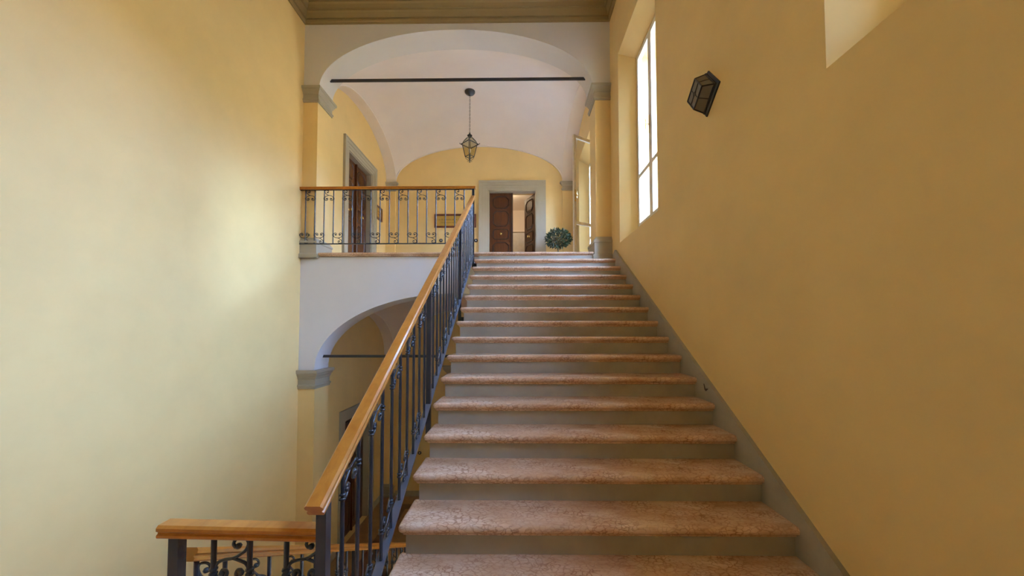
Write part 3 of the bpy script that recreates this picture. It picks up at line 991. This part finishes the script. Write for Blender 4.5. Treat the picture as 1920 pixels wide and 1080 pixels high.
# ------------------------------------------------------------------ lanterns
def pendant():
    cx, cy = -1.03, 8.04
    ztop = 6.83
    t = thing('pendant_lantern', 'black iron lantern with glass sides hanging on a chain from the vault', 'lantern', (cx, cy, ztop))
    MB().lathe([(0.02, 0.07), (0.115, 0.06), (0.115, 0.03), (0.09, 0.0), (0.04, -0.02), (0.018, -0.045), (0.004, -0.05)], (cx, cy, ztop), 20).build('ceiling_rose', M['black'], t, smooth=True, angle=40)
    # chain links
    z = ztop - 0.045
    proto = None
    k = 0
    while z > 5.93:
        pts = []
        for j in range(11):
            q = 2 * math.pi * j / 10
            a, b = 0.011 * math.cos(q), 0.024 * math.sin(q)
            pts.append((a, 0, b) if k % 2 == 0 else (0, a, b))
        MB().tube(pts, 0.0035, 5).build('chain_link', M['black'], t, loc=(cx, cy, z - 0.02))
        z -= 0.041
        k += 1
    # cap
    MB().lathe([(0.012, 0.07), (0.022, 0.045), (0.012, 0.04), (0.03, 0.03), (0.055, 0.015), (0.055, 0.0), (0.03, -0.015), (0.035, -0.03)], (cx, cy, 5.87), 16).build('cap', M['black'], t, smooth=True, angle=40)
    zs, zb_ = 5.685, 5.405
    rs, rb = 0.165, 0.098
    corner = [(math.cos(q), math.sin(q)) for q in [math.pi / 2 * j + math.radians(90 + 2) for j in range(4)]]
    P = lambda i, r, z: Vector((cx + corner[i % 4][0] * r, cy + corner[i % 4][1] * r, z))
    fr = MB()
    for i in range(4):
        fr.tube([P(i, rs, zs), P(i, rb, zb_)], 0.009, 6)
        fr.tube([P(i, rs + 0.03, zs), P(i + 1, rs + 0.03, zs)], 0.012, 6)
        fr.tube([P(i, rb, zb_), P(i + 1, rb, zb_)], 0.009, 6)
        fr.tube([P(i, rs, zs), P(i, rs * 0.86, zs + 0.06), P(i, rs * 0.55, zs + 0.12), P(i, 0.045, zs + 0.16)], 0.008, 6)
        fr.tube([P(i, rs + 0.02, zs), P(i, rs + 0.06, zs + 0.012), P(i, rs + 0.052, zs + 0.03)], 0.007, 6)
        fr.tube([P(i, rb, zb_), P(i, rb * 0.9, zb_ - 0.04), P(i, rb * 0.4, zb_ - 0.075), P(i, 0.015, zb_ - 0.09)], 0.005, 6)
        fr.tube([P(i, 0.01, zb_ - 0.11), P(i, 0.045, zb_ - 0.115), P(i, 0.052, zb_ - 0.095), P(i, 0.04, zb_ - 0.09)], 0.004, 5)
    fr.lathe([(0.004, -0.14), (0.014, -0.12), (0.008, -0.10), (0.02, -0.08), (0.02, 0.02), (0.014, 0.07), (0.004, 0.08)], (cx, cy, zb_), 10)
    fr.build('frame', M['black'], t)
    for i in range(4):
        q = MB()
        a, b, c, d = P(i, rs - 0.004, zs), P(i + 1, rs - 0.004, zs), P(i + 1, rb - 0.004, zb_), P(i, rb - 0.004, zb_)
        n = (b - a).cross(c - a).normalized() * 0.003
        q.rings([[a, b, c, d], [p + n for p in (a, b, c, d)]])
        q.build('pane', M['lampglass'], t)
        q = MB()
        a, b, c, d = P(i, rs - 0.002, zs + 0.005), P(i + 1, rs - 0.002, zs + 0.005), P(i + 1, rs * 0.84, zs + 0.06), P(i, rs * 0.84, zs + 0.06)
        e, f = P(i + 1, 0.05, zs + 0.15), P(i, 0.05, zs + 0.15)
        n = Vector((0, 0, 0.003))
        q.rings([[a, b, c, d], [p + n for p in (a, b, c, d)]])
        q.rings([[d, c, e, f], [p + n for p in (d, c, e, f)]])
        q.build('roof_pane', M['lampglass'], t)
    MB().lathe([(0.012, 0.06), (0.014, 0.09), (0.028, 0.12), (0.032, 0.15), (0.022, 0.175), (0.002, 0.185)], (cx, cy, zb_), 12).build('bulb', M['bulb'], t, smooth=True)
pendant()

def wall_lantern():
    cy, cz = 2.898, 3.4385
    t = thing('wall_lantern', 'square black wall lantern mounted askew on the right wall', 'lantern', (XR, cy, cz))
    e1 = Vector((0, -0.154, -0.193)).normalized()
    e2 = Vector((0, 0.192, -0.166)).normalized()
    e2 = (e2 - e1 * e2.dot(e1)).normalized()
    X = Vector((-1, 0, 0))
    O = Vector((XR, cy, cz))
    def pt(a, b, d):
        return O + e1 * a + e2 * b + X * d
    def sq(h, d):
        return [pt(-h, -h, d), pt(h, -h, d), pt(h, h, d), pt(-h, h, d)]
    MB().rings([sq(0.125, 0), sq(0.125, 0.012), sq(0.112, 0.02), sq(0.112, 0.034), sq(0.104, 0.036)]).build('back_plate', M['black'], t)
    hb, hf, d0, d1 = 0.104, 0.083, 0.034, 0.112
    A, B = sq(hb, d0), sq(hf, d1)
    fr = MB()
    for i in range(4):
        j = (i + 1) % 4
        fr.tube([A[i], B[i]], 0.0055, 6)
        fr.tube([B[i], B[j]], 0.006, 6)
        fr.tube([(A[i] + A[j]) / 2, (B[i] + B[j]) / 2], 0.0035, 6)
    fr.build('frame', M['black'], t)
    # front lattice: small diamond at the centre tied to the four edges
    la = MB()
    k = 0.026
    dm = [pt(-k, 0, d1), pt(0, -k, d1), pt(k, 0, d1), pt(0, k, d1)]
    ed = [pt(-hf, 0, d1), pt(0, -hf, d1), pt(hf, 0, d1), pt(0, hf, d1)]
    for i in range(4):
        m = (dm[i] + dm[(i + 1) % 4]) / 2 * 0.6 + pt(0, 0, d1) * 0.4
        la.tube([dm[i], m, dm[(i + 1) % 4]], 0.0032, 6)
        la.tube([dm[i], ed[i]], 0.0032, 6)
    la.build('lattice', M['black'], t)
    for i in range(4):
        j = (i + 1) % 4
        MB().rings([[A[i], A[j], B[j], B[i]], [p + (O - p).normalized() * 0.003 for p in (A[i], A[j], B[j], B[i])]]).build('pane', M['frosted'], t)
    MB().rings([sq(hf, d1 - 0.003), sq(hf, d1 - 0.006)]).build('pane', M['frosted'], t)
    MB().lathe([(0.012, 0.034), (0.016, 0.05), (0.028, 0.07), (0.028, 0.085), (0.01, 0.098), (0.001, 0.1)], tuple(O), 12, 'x', -1).build('bulb', M['bulb'], t, smooth=True)
wall_lantern()

# ------------------------------------------------------------------ plaques, bell pushes
def plaque(axis, a0, a1, z0, z1, label, rows):
    t = thing('plaque', label, 'plaque', ((XL, (a0 + a1) / 2, z0) if axis == 'x' else ((a0 + a1) / 2, YBACK, z0)), 'brass name plaques of the hall')
    def bx(mb, a, b, c, d, d0, d1):
        if axis == 'x':
            return mb.box(XL + d0, XL + d1, a, b, c, d)
        return mb.box(a, b, YBACK - d1, YBACK - d0, c, d)
    fw = 0.045
    mb = MB()
    for (a, b, c, d) in ((a0, a1, z0, z0 + fw), (a0, a1, z1 - fw, z1), (a0, a0 + fw, z0 + fw, z1 - fw), (a1 - fw, a1, z0 + fw, z1 - fw)):
        bx(mb, a, b, c, d, 0.0, 0.03)
    mb.build('frame', M['frame'], t)
    bx(MB(), a0 + fw, a1 - fw, z0 + fw, z1 - fw, 0.0, 0.014).build('plate', M['plate'], t)
    # worn engraved lines, too small to read
    mb = MB()
    for (f0, f1, zc, hh) in rows:
        a = a0 + (a1 - a0) * f0
        while a < a0 + (a1 - a0) * f1:
            w = R.uniform(0.008, 0.018)
            if R.random() > 0.13:
                bx(mb, a, a + w * 0.55, z0 + (z1 - z0) * zc - hh / 2 * R.uniform(.6, 1), z0 + (z1 - z0) * zc + hh / 2, 0.014, 0.0146)
                bx(mb, a, a + w, z0 + (z1 - z0) * zc - hh / 2, z0 + (z1 - z0) * zc - hh / 2 + 0.005, 0.014, 0.0146)
            a += w + 0.006
    mb.build('engraving', M['ink'], t)
plaque('y', -2.197, -1.075, 4.305, 4.671, 'long brass plaque in a red brown frame on the back wall behind the railing', [(0.10, 0.90, 0.60, 0.034), (0.16, 0.84, 0.38, 0.018)])
plaque('x', 9.02, 9.43, 4.35, 4.69, 'small brass plaque in a dark frame on the left wall beside the hall door', [(0.2, 0.8, 0.6, 0.02), (0.25, 0.75, 0.4, 0.02)])
def bell(x, z, label):
    t = thing('bell_push', label, 'doorbell', (x, YBACK, z), 'round bell pushes on the back walls')
    MB().lathe([(0.048, 0.0), (0.048, 0.012), (0.04, 0.02), (0.022, 0.022)], (x, YBACK, z), 18, 'y', -1).build('plate', M['bell'], t, smooth=True, angle=40)
    MB().lathe([(0.016, 0.022), (0.016, 0.03), (0.002, 0.034)], (x, YBACK, z), 12, 'y', -1).build('button', M['winwood'], t, smooth=True, angle=40)
bell(-2.02, 3.96, 'round dark bell push below the long brass plaque, left of the stair rail')
bell(-1.08, 3.955, 'round dark bell push next to the grey surround of the hall door')
bell(-2.551, -1.68, 'round dark bell push on the back wall of the lower hall')

# ------------------------------------------------------------------ potted bush
def bush():
    cx, cy, cz = 1.07, 9.28, 3.87
    t = thing('potted_bush', 'clipped dark green bush on a thin stem beside the hall door', 'plant', (cx, cy, ZU))
    MB().lathe([(0.13, 0.0), (0.15, 0.02), (0.18, 0.30), (0.20, 0.31), (0.20, 0.36), (0.17, 0.36), (0.16, 0.31), (0.02, 0.30)], (cx, cy, ZU), 20).build('pot', M['terracotta'], t, smooth=True, angle=40)
    MB().tube([(cx, cy, ZU + 0.3), (cx + 0.01, cy, ZU + 0.55), (cx - 0.005, cy, ZU + 0.8), (cx, cy, cz)], 0.018, 8, 0.014).build('stem', M['bark'], t, smooth=True)
    mb = MB()
    tw = MB()
    for k in range(900):
        u, v = R.uniform(-1, 1), R.uniform(0, 2 * math.pi)
        s = math.sqrt(1 - u * u)
        rad = R.uniform(0.72, 1.03)
        d = Vector((s * math.cos(v), s * math.sin(v), u))
        p = Vector((cx + d.x * 0.30 * rad, cy + d.y * 0.30 * rad, cz + d.z * 0.215 * rad))
        ax = (d + Vector((R.gauss(0, .5), R.gauss(0, .5), R.gauss(0, .5)))).normalized()
        sd = ax.cross(Vector((R.gauss(0, 1), R.gauss(0, 1), R.gauss(0, 1)))).normalized()
        nn = ax.cross(sd)
        L, W = R.uniform(0.06, 0.095), R.uniform(0.014, 0.022)
        i = len(mb.v)
        mb.v += [tuple(p), tuple(p + ax * L * .45 + sd * W - nn * 0.004), tuple(p + ax * L), tuple(p + ax * L * .45 - sd * W - nn * 0.004), tuple(p + ax * L * .5 + nn * 0.004)]
        mb.f += [(i, i + 1, i + 4), (i + 1, i + 2, i + 4), (i + 2, i + 3, i + 4), (i + 3, i, i + 4)]
        if k % 12 == 0:
            tw.tube([(cx, cy, cz - 0.1), tuple(p)], 0.005, 5)
    f = mb.build('foliage', M['leaf'], t)
    f['kind'] = 'stuff'
    tw.build('twigs', M['bark'], t)
bush()

# ------------------------------------------------------------------ outside: courtyard and the house across it
struct(MB().box(XR + WALL_T, 40, -30, 40, ZL - 0.5, ZL - 0.2).build('floor_courtyard', M['paving']), 'paved courtyard outside the windows')
# unseen roof overhang, added to cut steep sky light on the right of the treads
struct(MB().box(XL - 1.2, XR + WALL_T + 1.05, YREAR - 1.2, 15.0, ZTOP + 0.32, ZTOP + 0.55).build('ceiling_shading_eaves', M['facade']), 'unseen roof with eaves added above the windows to shade the treads')
FXH = 12.0
fac = MB().box(FXH, FXH + 6, -25, 35, ZL - 0.2, 7.3).build('wall_courtyard', M['facade'])
struct(fac, 'rendered house wall across the courtyard')
for fz in (-1.0, 2.6, 6.2):
    for k in range(9):
        y = -15 + k * 5
        w = MB().box(FXH - 0.03, FXH + 0.0, y, y + 1.1, fz, fz + 1.9).build('shutter', M['shutter'], fac)
